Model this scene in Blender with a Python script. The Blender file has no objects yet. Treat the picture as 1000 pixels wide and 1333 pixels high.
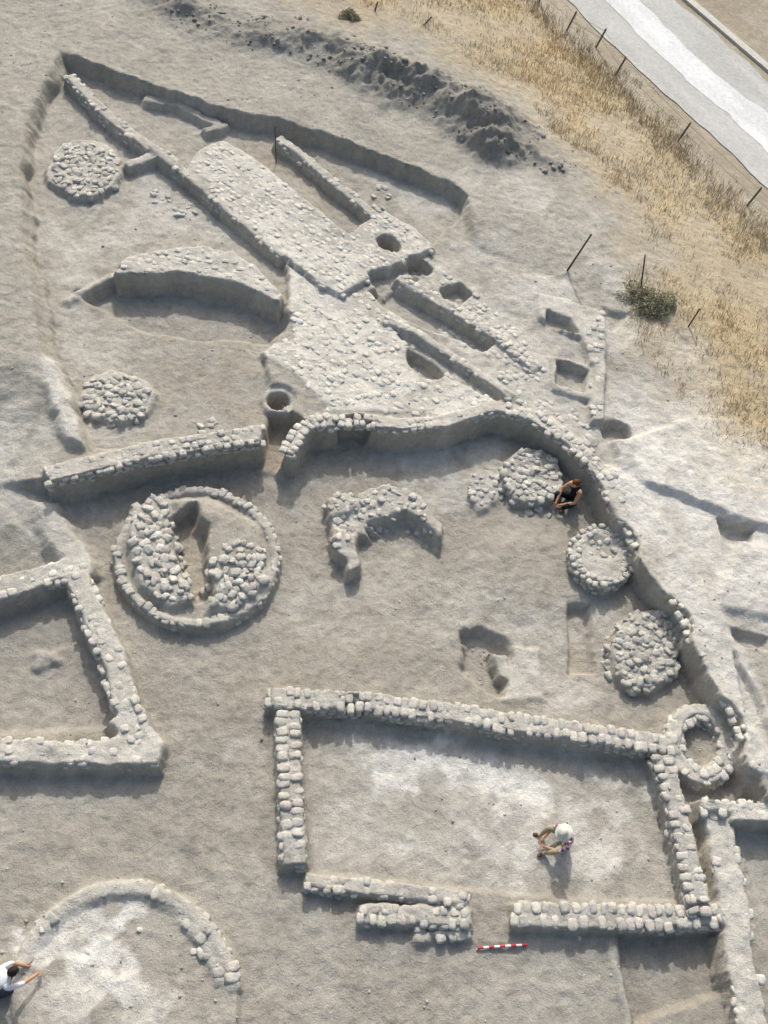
import bpy, bmesh, math, random
import numpy as np
from mathutils import Vector, Matrix
random.seed(7); rng=np.random.default_rng(7)
sc=bpy.context.scene
# ------------------------------------------------------------------ survey frame
F=1333.; HC=20.5; TH=math.radians(34); RO=math.radians(12)
fw=np.array([0,math.sin(TH),-math.cos(TH)]); u0=np.array([0,math.cos(TH),math.sin(TH)]); r0=np.array([1.,0,0])
rt=r0*math.cos(RO)+u0*math.sin(RO); up=u0*math.cos(RO)-r0*math.sin(RO)
def ray(u,v): return fw+(u-500)/F*rt-(v-666.5)/F*up
def P(u,v,z=0.):
    d=ray(u,v); t=(z-HC)/d[2]; return np.array([d[0]*t,d[1]*t])
def PP(l,z=0.): return np.array([P(a,b,z) for a,b in l])
LA=P(560,0,1.05); LB=P(1000,470,1.05)
_t=(LB-LA)/np.linalg.norm(LB-LA); NR=np.array([-_t[1],_t[0]])
if NR[1]<0: NR=-NR
def drop(x,y):
    s=(x-LA[0])*NR[0]+(y-LA[1])*NR[1]
    d=np.where(s>8,s,np.log1p(np.exp(np.clip(s,-30,8)*1.0)))*0.36
    return -3.8*np.tanh(d/3.8)
def Pd(u,v,z0=1.05):
    z=z0
    for i in range(60):
        p=P(u,v,z); z=0.5*z+0.5*(z0+float(drop(p[0],p[1])))
    return p
def PPd(l,z0=1.05): return np.array([Pd(a,b,z0) for a,b in l])
def ell(cx,cy,rx,ry,rot=0,n=26,a0=0,a1=360):
    r=math.radians(rot); o=[]
    full=(a1-a0)>=360
    for i in range(n if full else n+1):
        a=math.radians(a0+(a1-a0)*i/n); x=rx*math.cos(a); y=ry*math.sin(a)
        o.append((cx+x*math.cos(r)-y*math.sin(r),cy+x*math.sin(r)+y*math.cos(r)))
    return o
# ------------------------------------------------------------------ noise
def vnoise(x,y,seed=0):
    xi=np.floor(x).astype(np.int64); yi=np.floor(y).astype(np.int64); fx=x-xi; fy=y-yi
    fx=fx*fx*(3-2*fx); fy=fy*fy*(3-2*fy)
    def h(a,b):
        k=(a*374761393+b*668265263+seed*1442695041)&0xffffffff
        k=((k^(k>>13))*1274126177)&0xffffffff
        k=((k^(k>>15))*2246822519)&0xffffffff
        return ((k^(k>>16))&0xffffff)/float(0xffffff)
    return (h(xi,yi)*(1-fx)+h(xi+1,yi)*fx)*(1-fy)+(h(xi,yi+1)*(1-fx)+h(xi+1,yi+1)*fx)*fy
def fbm(x,y,f=1.,o=3,seed=0):
    s=0;a=1;t=0
    for i in range(o):
        s=s+a*(vnoise(x*f*.8+y*f*.6+13.7*i,y*f*.8-x*f*.6-7.1*i,seed+i)*2-1); t+=a; a*=.5; f*=2.1
    return s/t
# ------------------------------------------------------------------ terrain grid (one sheet to the horizon)
def outer(start,sgn):
    o=[];p=start;s=.12
    while abs(p-start)<900: s*=1.22; p+=sgn*s; o.append(p)
    return o
gx=np.concatenate([np.array(outer(-18,-1))[::-1],np.arange(-18,16.01,.046),np.array(outer(16.0,1))])
yy=[1.0]
while yy[-1]<50: yy.append(yy[-1]+(.038 if yy[-1]<18 else (.05 if yy[-1]<32 else .09)))
gy=np.concatenate([np.array(outer(1.0,-1))[::-1],np.array(yy),np.array(outer(yy[-1],1))])
X,Y=np.meshgrid(gx,gy)
H=np.zeros_like(X)
C=np.zeros(X.shape+(3,))
EARTH=np.array([.335,.318,.280]); PALE=np.array([.51,.497,.458]); WHITE=np.array([.67,.66,.625]); BROWN=np.array([.36,.318,.255])
SPOIL=np.array([.27,.26,.235]); GOLD=np.array([.45,.37,.24]); TOP=np.array([.385,.370,.33])
C[:]=EARTH
WX=.16*fbm(X,Y,.7,2,11)+.10*fbm(X,Y,3.,3,12); WY=.16*fbm(X,Y,.7,2,21)+.10*fbm(X,Y,3.,3,22)
def seg(poly,m=0.):
    x0,y0=poly.min(0)-m; x1,y1=poly.max(0)+m
    a,b=np.searchsorted(gy,[y0,y1]); c,d=np.searchsorted(gx,[x0,x1])
    return slice(max(a-1,0),b+1),slice(max(c-1,0),d+1)
def dist_line(x,y,pl,closed=False,w=None):
    d=np.full(x.shape,1e9); n=len(pl); m=n if closed else n-1
    for i in range(m):
        a=pl[i];b=pl[(i+1)%n];e=b-a;L=math.sqrt(e@e)+1e-9
        tr=((x-a[0])*e[0]+(y-a[1])*e[1])/(L*L)
        t=np.clip(tr,0,1)
        dd=np.sqrt((x-a[0]-t*e[0])**2+(y-a[1]-t*e[1])**2)
        if w and not closed:
            if i==0: ov=-tr*L; dd=np.where(ov>0,np.maximum(dd,ov+w/2-.04),dd)
            if i==m-1: ov=(tr-1)*L; dd=np.where(ov>0,np.maximum(dd,ov+w/2-.04),dd)
        d=np.minimum(d,dd)
    return d
def inside(x,y,poly):
    c=np.zeros(np.shape(x),bool); n=len(poly); j=n-1
    for i in range(n):
        xi,yi=poly[i];xj,yj=poly[j]
        if yi!=yj: c^=((yi>y)!=(yj>y))&(x<(xj-xi)*(y-yi)/(yj-yi)+xi)
        j=i
    return c
def blend(s,m,z,col,cs,mode):
    if z is not None:
        if mode=='add': H[s]+=z*m
        else: H[s]=H[s]*(1-m)+z*m
    if col is not None: C[s]=C[s]*(1-(m*cs)[...,None])+col*(m*cs)[...,None]
def A(pix,z=None,soft=.12,col=None,cs=1.,warp=1.,mode='set',zr=None,patch=None):
    zz=zr if zr is not None else (z if (z is not None and mode=='set') else 0.)
    poly=PP(pix,zz); s=seg(poly,soft+.4)
    x=X[s]+WX[s]*warp; y=Y[s]+WY[s]*warp
    d=dist_line(x,y,poly,True); d=np.where(inside(x,y,poly),-d,d)
    m=np.clip(.5-d/soft,0,1); m=m*m*(3-2*m)
    if patch:
        fr,th,sd=patch; m=m*np.clip((fbm(X[s],Y[s],fr,5,sd)-th)*5,0,1)
    blend(s,m,z,col,cs,mode)
def Lw(pix,w,z=None,soft=.1,col=None,cs=1.,warp=.6,mode='set',zr=None,closed=False):
    zz=zr if zr is not None else (z if (z is not None and mode=='set') else 0.)
    pl=PP(pix,zz); s=seg(pl,soft+.4+w)
    x=X[s]+WX[s]*warp; y=Y[s]+WY[s]*warp
    d=dist_line(x,y,pl,closed,w)-w/2
    m=np.clip(.5-d/soft,0,1); m=m*m*(3-2*m)
    blend(s,m,z,col,cs,mode)
WL=[]
def WALL(name,pix,w,zt,zb,rows=2,gap=.022,warp=.25,closed=False,col=PALE,soft=.1,wk=-.03,cs=.9,**k):
    Lw(pix,w+wk,zt-gap,soft,col*.94,cs,warp=warp,closed=closed)
    WL.append((name,pix,w,zt,zb,rows,closed,dict(k,base=col)))
BW='brick_wall'
# --- big levels
M2low=[(362,604),(384,572),(402,556),(470,552),(520,560),(575,556),(600,548),(645,533),(690,548),(738,580),(782,628),(800,668),(832,722),(872,782),(908,842),(938,895),(962,950),(982,1000),(1004,1060)]
A([(-400,640),(0,625),(60,624),(130,610),(210,596),(340,580),(350,572)]+M2low+[(1500,1150),(1500,-700),(-400,-700)],.7,.16,TOP,.8,warp=.5)
A([(-400,560),(-400,-900),(2200,-900),(1900,900),(1300,700),(1000,560),(880,420),(810,380),(700,345),(625,318),(612,285),(608,262),(580,238),(520,214),(440,187),(360,160),(300,148),(200,118),(130,88),(80,68),(57,118),(40,150),(34,200),(30,300),(48,400),(60,470),(45,540),(20,590)],1.0,.3,TOP*.97,1.,warp=.5)
A([(618,310),(700,330),(830,370),(960,480),(1300,760),(1000,660),(790,480),(650,400),(610,340)],.85,2.2,TOP*1.05,.8)
A([(-400,540),(20,530),(48,560),(50,600),(30,690),(-400,740)],.45,2.2,PALE,.6,zr=.4)
A([(-200,590),(60,560),(110,590),(60,625),(40,720),(-200,760)],None,.8,PALE,.5,patch=(1.1,-.3,320))
# floor of upper excavated area
A([(84,84),(130,98),(200,130),(300,160),(360,172),(440,198),(520,226),(580,250),(602,268),(598,286),(566,318),(500,350),(440,382),(410,372),(376,395),(372,432),(345,462),(352,500),(350,545),(345,556),(200,582),(112,592),(100,520),(78,470),(62,400),(44,330),(40,260),(44,200),(52,155),(66,120),(88,95)],.48,.14,TOP*.97,1.,zr=.6)
A([(75,290),(200,240),(340,330),(240,310),(140,330),(90,400)],None,.6,PALE,.7,zr=.35,patch=(1.2,-.2,301))
A([(60,290),(130,330),(110,520),(80,440)],None,.4,PALE,.7,zr=.35,patch=(1.5,-.1,302))
A([(170,215),(230,220),(300,300),(200,310)],None,.5,PALE,.8,zr=.35,patch=(1.4,-.3,303))
A([(300,190),(360,190),(470,290),(440,295)],None,.3,BROWN,.5,zr=.35)
A([(470,225),(580,260),(590,285),(540,290)],None,.4,PALE,.6,zr=.35)
A([(200,440),(340,440),(345,560),(200,560)],None,.4,BROWN,.4,zr=.3,patch=(1.5,-.2,304))
# raised remains
WALL(BW,[(90,98),(150,158),(240,222),(300,272),(372,333)],.42,.86,.65,rows=2,gap=.0,miss=.5,col=PALE*.98,ragged=.02)
Lw([(165,215),(197,200)],.35,.75,.1,PALE,.7,warp=.9)
Lw([(190,128),(230,138),(290,163),(265,170)],.32,.7,.12,TOP,.6,warp=.9)
W2=[(243,215),(258,197),(274,187),(292,182),(325,200),(455,302),(500,272),(545,298),(568,322),(505,350),(436,386),(410,365),(385,345),(300,270)]
A(W2,.86,.1,PALE*1.14,1.,warp=.5)
A(W2,None,.1,PALE*.88,.6,warp=.5,zr=.86,patch=(1.5,.05,311))
WALL(BW,[(362,180),(385,196),(430,232),(495,285)],.38,.86,.65,rows=2,gap=.0,miss=.5,col=PALE)
A(ell(112,218,48,38),.66,.12,PALE,.7)
W4=[(140,346),(165,332),(215,322),(260,317),(305,328),(340,350),(373,384),(368,396),(300,368),(230,356),(150,358)]
A([(95,392),(150,372),(230,380),(365,408),(374,435),(350,455),(270,452),(190,440)],.16,.35,TOP*.95,1.,zr=.2)
A(W4,.9,.1,PALE*1.05,1.,warp=.7)
Lw([(85,392),(110,375),(150,355)],.25,.6,.2,PALE,.6)
A(ell(150,518,47,34),.62,.12,PALE,.6)
A([(50,466),(72,468),(92,510),(110,560),(108,578),(88,574),(62,520)],.95,.3,WHITE,.6,warp=.6)
WALL(BW,[(60,619),(130,602),(200,585),(342,563)],.56,.86,.65,rows=3,gap=.018,col=PALE*1.0,miss=.12)
W3=[(372,340),(410,370),(440,386),(482,378),(540,428),(600,478),(655,515),(590,545),(500,536),(430,534),(384,484),(345,462),(356,446),(386,440),(378,396)]
A(W3,.73,.1,PALE*1.16,1.,warp=.5)
A(W3,None,.1,TOP,.5,warp=.5,zr=.73,patch=(1.2,.1,312))
# holes and cells
A([(560,335),(640,390),(700,440),(790,560),(760,590),(660,512),(560,430),(480,375)],.76,.3,PALE*1.02,.8,warp=.6)
A(ell(506,317,15,9,25),.42,.08,BROWN,.5,warp=.3,zr=.86)
A(ell(362,522,22,19),.6,.1,PALE,.8,warp=.2); A(ell(362,522,13,10),.15,.1,BROWN,.6,zr=.6,warp=.2)
A(ell(557,470,28,20,25),.25,.12,TOP,.6,warp=.6,zr=.7)
A(ell(548,348,17,10,25),.4,.08,BROWN,.5,warp=.5,zr=.7)
A([(574,378),(600,372),(614,386),(596,396),(578,390)],.46,.08,BROWN,.5,warp=.5,zr=.7)
A([(482,380),(512,372),(580,408),(645,446),(632,458),(560,428),(505,402)],.44,.12,TOP,.8,warp=.7,zr=.7)
A([(505,425),(535,432),(600,478),(660,512),(645,520),(585,488)],.56,.12,TOP,.8,warp=.7,zr=.7)
A([(480,362),(535,345),(545,365),(500,385)],.54,.12,TOP,.8,warp=.6,zr=.7)
WALL(BW,[(520,360),(580,395),(650,440),(700,480)],.36,.86,.65,rows=2,gap=.01,miss=.35,col=PALE*1.02)
WALL(BW,[(500,415),(540,430),(600,470),(665,515)],.28,.8,.65,rows=1,gap=.0,miss=.5,col=PALE*1.02)
# slabs beside the eastern cells
A([(700,380),(740,388),(788,404),(790,470),(790,545),(770,548),(768,470),(758,440),(704,412)],.95,.1,PALE*1.08,.9,warp=.5)
A([(712,404),(742,416),(752,434),(712,420)],.68,.08,BROWN,.5,warp=.3,zr=.9)
A([(718,462),(774,478),(770,520),(720,506)],.86,.1,PALE,.6,warp=.3)
A([(727,470),(766,482),(762,510),(726,499)],.58,.08,TOP*1.02,.8,warp=.3,zr=.86)
A([(790,500),(1000,600),(1120,700),(1120,900),(1000,830),(880,740),(800,620)],None,1.2,WHITE,.8,zr=.7)
A([(680,230),(800,300),(900,450),(1000,560),(1000,620),(800,520),(650,380)],None,2.,WHITE,.5,zr=1.,patch=(.9,-.1,305))
A(ell(803,562,20,14,20),.4,.1,EARTH,.5,warp=.6,zr=.7)
A([(785,400),(815,408),(800,430)],.7,.2,EARTH,.5,zr=.9)
A([(812,618),(900,646),(988,682),(1150,720),(1150,560),(900,540),(800,575)],.88,.2,WHITE*.97,.6,warp=.6)
A([(937,668),(985,684),(980,700),(945,698)],.42,.1,PALE,.5,warp=.4,zr=.88)
A([(925,790),(1100,822),(1100,720),(960,700)],.84,.3,WHITE*.95,.5,warp=.7)
A([(940,818),(1000,832),(1000,846),(945,838)],.5,.1,PALE,.5,warp=.4,zr=.7)
Lw([(805,612),(850,690),(900,770),(948,860),(985,940),(1010,1010)],.95,.8,.4,WHITE*.93,.85,warp=.8)
A([(955,850),(985,900),(1010,960),(1010,985),(975,930)],.6,.12,PALE,.6,warp=.4,zr=.8)
M2mid=[(372,590),(392,560),(404,549),(470,545),(520,553),(577,550),(600,541),(645,527),(692,540),(742,572),(788,622),(806,664)]
WALL(BW,M2mid,.44,.82,.65,rows=2,gap=.015,miss=.2,col=PALE*1.06)
WALL(BW,[(806,664),(838,718),(878,780),(913,840),(943,895),(967,950),(988,1005)],.36,.82,.72,rows=2,gap=-.01,miss=.7,col=PALE*1.18,warp=.7)
# channel between the two terrace walls
A([(350,548),(378,548),(392,560),(362,612),(338,608)],.05,.15,BROWN,.7,warp=.4,zr=.3)
A([(440,560),(480,560),(482,600),(470,640),(440,640),(436,600)],.0,.15,EARTH,.8,warp=.4,zr=.2)
# ---- lower court
A(ell(700,740,90,50),.12,1.2,EARTH,.6,mode='add')
A(ell(530,650,90,40),None,.8,PALE,.7,patch=(1.2,-.2,306))
A([(470,600),(650,570),(680,640),(590,640)],None,.6,PALE,.7,patch=(1.2,-.3,307))
A(ell(256,726,104,88),.2,.14,EARTH*1.08,.8,warp=.3)
A([(170,655),(215,640),(235,690),(255,770),(225,790),(180,760),(165,700)],.42,.25,PALE*.9,.7,warp=.5)
A([(262,735),(300,705),(345,715),(352,760),(310,790),(270,790)],.40,.25,PALE*.9,.7,warp=.5)
A([(215,650),(270,645),(330,675),(345,715),(280,740),(262,705)],.46,.35,EARTH*1.15,.7,warp=.8)
A([(222,690),(255,672),(272,700),(270,740),(278,785),(255,790),(240,750)],-.08,.18,BROWN,.6,warp=.7)
A(ell(272,672,16,13),.52,.4,EARTH,.5)
A([(424,645),(452,636),(470,650),(462,690),(470,745),(455,748),(430,705)],.43,.12,PALE*.95,.7,warp=.9)
A([(462,640),(500,627),(540,640),(572,680),(573,712),(552,700),(520,676),(490,690),(470,685)],.38,.12,PALE*.95,.7,warp=.9)
A([(478,694),(520,680),(556,706),(570,722),(520,722)],-.05,.25,TOP,.6,warp=.6)
A([(425,680),(450,700),(480,700),(470,660)],.3,.2,PALE,.6,warp=.6)
A(ell(690,622,42,38),.26,.14,PALE,.7)
A(ell(628,637,20,24),.12,.2,PALE,.6)
A(ell(783,724,42,38,30),.40,.1,PALE,.8,warp=.3)
A(ell(784,714,20,13,20),.32,.2,TOP,.6,warp=.3,zr=.4)
A(ell(840,846,50,52,20),.26,.14,PALE*.95,.6)
A(ell(632,868,32,40,-20),-.34,.3,EARTH*.95,.7,warp=1.6)
A(ell(612,832,18,12),-.3,.2,EARTH*.9,.7,warp=1.4)
A([(640,845),(662,850),(660,890),(645,880)],.05,.1,PALE,.6,warp=.8)
A([(733,795),(760,795),(768,878),(738,880)],-.22,.14,BROWN,.5,warp=.6)
A([(668,840),(698,840),(706,908),(650,912)],.06,.15,PALE,.8,warp=.8)
A([(700,870),(770,890),(760,930),(690,925)],None,.3,PALE,.6,patch=(1.5,-.3,308))
A([(850,800),(885,860),(920,950),(950,1040),(930,1042),(905,1000),(900,880)],None,.3,BROWN,.5)
WALL('round_brick_oven',ell(913,968,34,42,-15),.46,.36,0,rows=2,gap=.01,closed=True,col=PALE*1.1,miss=.3,bl=.2)
A(ell(911,966,22,30,-15),.05,.15,TOP,.8,warp=.25,zr=.2)
# main room
A([(398,940),(850,990),(893,1172),(760,1170),(610,1160),(408,1138)],-.08,.15,TOP*1.02,.9,warp=.3)
A([(405,950),(845,1000),(885,1165),(610,1150),(412,1130)],None,.3,PALE*.95,.6,warp=1.,patch=(.7,-.15,309))
for e,k,fr,th in ((ell(600,1020,130,26,6),.95,1.6,-.1),(ell(480,1070,60,24),.7,1.8,.0),(ell(700,1090,100,60),.6,1.5,-.0),(ell(560,1110,110,35),.6,1.8,-.05),(ell(520,985,80,24,5),1.,1.5,-.15),(ell(790,1060,60,60),.5,2.,0)):
    A(e,None,.4,WHITE,k,warp=3.,patch=(fr,th,int(fr*100)))
ROOM_Z=.42
WALL(BW,[(350,908),(480,912),(600,930),(730,948),(884,969)],.5,ROOM_Z,.1,bl=.19)
WALL(BW,[(374,925),(378,1000),(384,1125)],.54,ROOM_Z,.1,bl=.2)
WALL(BW,[(865,985),(885,1060),(915,1195)],.5,ROOM_Z,.1,bl=.19)
WALL(BW,[(400,1146),(500,1158),(610,1170)],.36,.28,.05,rows=2,miss=.2,gap=.01,bl=.19)
A([(470,1176),(612,1180),(614,1212),(560,1210),(480,1204)],.2,.1,PALE*.95,.7,warp=.7)
WALL(BW,[(470,1190),(614,1196)],.42,.26,.05,rows=2,miss=.2)
WALL(BW,[(670,1190),(800,1194),(940,1192)],.52,.3,.0,rows=2,miss=.1)
WALL(BW,[(545,1208),(545,1222),(612,1215)],.25,.15,0.05,rows=1,miss=.3)
A([(452,905),(478,905),(476,930),(450,928)],.1,.08,BROWN,.6,warp=.1,zr=.4)
A([(802,1216),(940,1212),(948,1290),(822,1333),(812,1290)],-.25,.15,EARTH,.8,warp=.5)
A([(560,1228),(800,1232),(815,1300),(820,1400),(560,1400)],-.06,.2,TOP*.95,.6,warp=.7)
Lw([(796,1222),(812,1290),(825,1345)],.14,.02,.1,PALE,.6,warp=.6)
# wall at right edge
WALL(BW,[(915,1050),(960,1056),(1030,1058)],.46,.52,.4,rows=2,gap=-.0,col=PALE*1.15,miss=.5)
WALL(BW,[(932,1058),(950,1150),(965,1230),(985,1345)],.7,.38,.3,rows=3,gap=-.0,col=PALE*1.15,miss=.6,warp=.8)
A([(962,1085),(1040,1090),(1040,1200),(985,1180)],-.05,.15,TOP,.7,warp=.4)
# left room
A([(-80,800),(90,762),(120,830),(155,945),(-80,960)],-.12,.2,TOP*.9,.8,warp=.6)
for l in ([(-60,782),(0,765),(60,748),(116,735)],[(96,738),(120,800),(155,890),(192,990)],[(-60,978),(40,975),(120,978),(208,978)]):
    WALL(BW,l,.6,.44,.2,rows=3,gap=.0,warp=.8,col=PALE*1.12,miss=.4,bl=.2,ragged=.02,soft=.14)
Lw([(160,930),(190,972)],.7,.42,.14,PALE*1.1,.9,warp=.9)
A([(38,655),(70,655),(112,705),(122,745),(85,745),(50,700)],.4,.4,PALE,.9,warp=1.)
A(ell(48,855,14,10),.0,.2,PALE,.5,warp=2.)
# big disc bottom left
A(ell(163,1300,150,152),.15,.12,EARTH*1.12,.8,warp=.35)
A(ell(163,1300,126,128),.09,.12,EARTH*1.1,.3,warp=.4)
for e,k in ((ell(100,1225,90,50),.8),(ell(180,1250,90,55),.6),(ell(110,1285,80,50),.6)): A(e,None,.4,WHITE,k,warp=3.,patch=(1.8,-.0,310))
WALL('brick_ring',ell(163,1300,143,145,a0=195,a1=355,n=30),.3,.2,.1,rows=1,bl=.19,gap=.005,miss=.2,col=PALE*.98)
WALL('brick_ring',ell(163,1300,126,128,a0=305,a1=350,n=12),.24,.17,.1,rows=1,bl=.19,gap=.0,col=PALE*.95,miss=.4)
WALL('round_brick_tholos',ell(256,724,103,87),.24,.3,.1,rows=1,bl=.18,gap=.012,closed=True,col=PALE*.95,miss=.1)
# wandering stains
for (cx,cy,rx,ry,c,k) in ((560,800,120,50,EARTH*1.12,.5),(40,690,60,60,PALE,.5),(300,990,60,8,PALE,.8),(700,810,90,40,PALE,.4),(450,830,90,30,BROWN,.3),(820,760,40,30,BROWN,.3),(240,340,80,10,PALE,.3),(120,440,50,30,PALE,.4),(640,250,60,30,PALE,.5),(620,340,50,20,PALE,.6),(740,560,60,20,PALE,.5),(850,480,90,60,PALE,.6),(500,790,140,50,PALE,.25),(300,1180,90,50,PALE,.25),(440,1260,120,50,PALE,.25),(320,880,60,40,BROWN,.25),(700,1290,120,40,PALE,.3),(960,1130,40,90,PALE,.4)):
    A(ell(cx,cy,rx,ry),None,.7,c,k,warp=3.,zr=.0 if cy>620 else .8,patch=(1.3,-.35,int(cx)))
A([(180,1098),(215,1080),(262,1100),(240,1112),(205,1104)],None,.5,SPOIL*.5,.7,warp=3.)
# spoil heaps and grassy slope
SP=((560,120,90,24,.5),(635,165,70,30,.75),(640,188,30,16,.5),(420,60,100,22,.4),(300,35,90,16,.3),(500,95,60,20,.45),(235,0,60,20,.3),(700,205,40,12,.3))
dn=drop(X,Y)
for cx,cy,rx,ry,hh in SP:
    pl=PPd(ell(cx,cy,rx,ry,18)); s=seg(pl,1.6)
    x=X[s]+WX[s]*3; y=Y[s]+WY[s]*3
    d=dist_line(x,y,pl,True); d=np.where(inside(x,y,pl),-d,d)
    m=np.clip(.45-d/1.6,0,1); H[s]+=hh*m*m*(1+.5*fbm(X[s],Y[s],1.6,4,55)); mm=(np.clip(m*1.8,0,1)*.85)[...,None]; C[s]=C[s]*(1-mm)+SPOIL*mm
GZ=PPd([(250,-300),(330,-40),(440,15),(540,40),(620,85),(700,130),(760,195),(830,270),(850,340),(850,420),(880,500),(950,560),(1000,610),(1150,700),(1300,700),(1300,560),(1000,285),(860,150),(700,-10),(600,-120),(500,-300)])
s=seg(GZ,3.5); d=dist_line(X[s]+WX[s]*6,Y[s]+WY[s]*6,GZ,True); d=np.where(inside(X[s]+WX[s]*6,Y[s]+WY[s]*6,GZ),-d,d)
GM=np.zeros_like(X); GM[s]=np.clip(.5-d/2.6,0,1)
gmix=GM*(.6+.4*np.clip(fbm(X,Y,.5,3,71)*1.5+.5,0,1))
C=C*(1-gmix[...,None])+GOLD*gmix[...,None]
_p=Pd(790,90); sR=(X-_p[0])*NR[0]+(Y-_p[1])*NR[1]
k=np.clip(sR/1.,0,1)[...,None]*1.0
C=C*(1-k)+np.array([.34,.305,.24])*k
# micro relief
site=np.exp(-np.clip(np.hypot(X,Y-20)-40,0,1e9)/20)
rid=1-np.abs(fbm(X,Y,3.2,3,36))*2
H+=(.035*fbm(X,Y,.9,3,31)+.026*fbm(X,Y,5.,3,33)+.014*rid)*site+.5*fbm(X,Y,.03,2,38)*(1-site)
gyy,gxx=np.gradient(H,gy,gx); SL=np.hypot(gxx,gyy)
steep=np.clip((SL-.8)/2,0,1); H+=.07*fbm(X,Y,6.,2,39)*steep*site
C=C*(1-.45*steep[...,None])+BROWN*1.08*.45*steep[...,None]
H+=dn
H=np.where(sR>-1.0,1.0+dn,H)
# mottled crust: drier pale patches, darker loosened soil
p1=np.clip((fbm(X,Y,1.1,5,45)-.08)*4,0,1)*.20*(1-GM)
C=C*(1-p1[...,None])+PALE*p1[...,None]
p2=np.clip((fbm(X,Y,1.6,5,47)-.12)*4,0,1)*.26
C=C*(1-p2[...,None])+EARTH*.85*p2[...,None]
cn=1+.10*fbm(X,Y,.35,3,41)+.15*fbm(X,Y,3.5,4,43)
C*=cn[...,None]
def Hs(x,y):
    i=np.clip(np.searchsorted(gx,x),1,len(gx)-1); j=np.clip(np.searchsorted(gy,y),1,len(gy)-1)
    fx=(x-gx[i-1])/(gx[i]-gx[i-1]); fy=(y-gy[j-1])/(gy[j]-gy[j-1])
    return (H[j-1,i-1]*(1-fx)+H[j-1,i]*fx)*(1-fy)+(H[j,i-1]*(1-fx)+H[j,i]*fx)*fy
# ------------------------------------------------------------------ materials
def newmat(n):
    m=bpy.data.materials.new(n); m.use_nodes=True; nt=m.node_tree; b=nt.nodes['Principled BSDF']
    b.inputs['Roughness'].default_value=.95; b.inputs['Specular IOR Level'].default_value=.1
    return m,nt,b
def earthmat(name,bump=1.,peb=1.):
    m,nt,b=newmat(name); N=nt.nodes.new; L=nt.links.new
    tc=N('ShaderNodeTexCoord'); co=tc.outputs['Object']
    a=N('ShaderNodeAttribute'); a.attribute_name='Col'; base=a.outputs['Color']
    def noise(sc_,det=4,ro=.6):
        n=N('ShaderNodeTexNoise'); n.inputs['Scale'].default_value=sc_; n.inputs['Detail'].default_value=det; n.inputs['Roughness'].default_value=ro; L(co,n.inputs['Vector']); return n.outputs['Fac']
    def mr(x,a0,a1,b0,b1):
        n=N('ShaderNodeMapRange'); L(x,n.inputs[0])
        for i,v in enumerate((a0,a1,b0,b1)): n.inputs[i+1].default_value=v
        return n.outputs[0]
    def mul(x,y,op='MULTIPLY'):
        n=N('ShaderNodeMath'); n.operation=op; L(x,n.inputs[0])
        if isinstance(y,(int,float)): n.inputs[1].default_value=y
        else: L(y,n.inputs[1])
        return n.outputs[0]
    n2=noise(6,6,.72); n3=noise(40,3,.7)
    v=mul(mr(n2,.3,.7,.82,1.15),mr(n3,.3,.7,.85,1.13))
    vo=N('ShaderNodeTexVoronoi'); vo.inputs['Scale'].default_value=9; L(co,vo.inputs['Vector'])
    pb=mr(vo.outputs['Distance'],.05,.2,1.,0.)
    pm=mul(pb,mr(noise(1.7,2),.5,.62,0,1))
    v=mul(v,mr(pm,0,1,1.,1+.22*peb))
    mx=N('ShaderNodeVectorMath'); mx.operation='SCALE'; L(base,mx.inputs[0]); L(v,mx.inputs['Scale'])
    L(mx.outputs[0],b.inputs['Base Color'])
    h=mul(mul(n2,.085),mul(n3,.02),'ADD'); h=mul(h,mul(pm,.02*peb),'ADD')
    bp=N('ShaderNodeBump'); bp.inputs['Strength'].default_value=.85; bp.inputs['Distance'].default_value=bump; L(h,bp.inputs['Height']); L(bp.outputs[0],b.inputs['Normal'])
    return m
M_ground=earthmat('excavated_earth',.9,1.)
M_brick=earthmat('mudbrick',.7,.2)
M_road=earthmat('gravel',.3,.4)
def plain(name,col,rough=.9,var=.15,scale=20):
    m,nt,b=newmat(name); N=nt.nodes.new; L=nt.links.new
    n=N('ShaderNodeTexNoise'); n.inputs['Scale'].default_value=scale; tc=N('ShaderNodeTexCoord'); L(tc.outputs['Object'],n.inputs['Vector'])
    r=N('ShaderNodeMapRange'); L(n.outputs['Fac'],r.inputs[0]); r.inputs[1].default_value=.3; r.inputs[2].default_value=.7; r.inputs[3].default_value=1-var; r.inputs[4].default_value=1+var
    v=N('ShaderNodeVectorMath'); v.operation='SCALE'; v.inputs[0].default_value=col; L(r.outputs[0],v.inputs['Scale']); L(v.outputs[0],b.inputs['Base Color']); b.inputs['Roughness'].default_value=rough
    return m
# ------------------------------------------------------------------ mesh helper
def mesh_np(name,verts,faces,col=None,mat=None,smooth=False):
    me=bpy.data.meshes.new(name); n=len(verts); k=faces.shape[1]
    me.vertices.add(n); me.vertices.foreach_set('co',np.ascontiguousarray(verts,dtype=np.float32).ravel())
    me.loops.add(faces.size); me.loops.foreach_set('vertex_index',np.ascontiguousarray(faces,dtype=np.int32).ravel())
    me.polygons.add(len(faces)); me.polygons.foreach_set('loop_start',np.arange(0,faces.size,k,dtype=np.int32))
    me.polygons.foreach_set('use_smooth',np.full(len(faces),smooth,dtype=bool))
    me.update(calc_edges=True); me.validate()
    if col is not None:
        a=me.color_attributes.new('Col','FLOAT_COLOR','POINT'); c=np.ones((n,4),np.float32); c[:,:3]=col; a.data.foreach_set('color',c.ravel())
    o=bpy.data.objects.new(name,me); sc.collection.objects.link(o)
    if mat: me.materials.append(mat)
    return o
ny,nx=X.shape
idx=np.arange(ny*nx).reshape(ny,nx)
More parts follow.
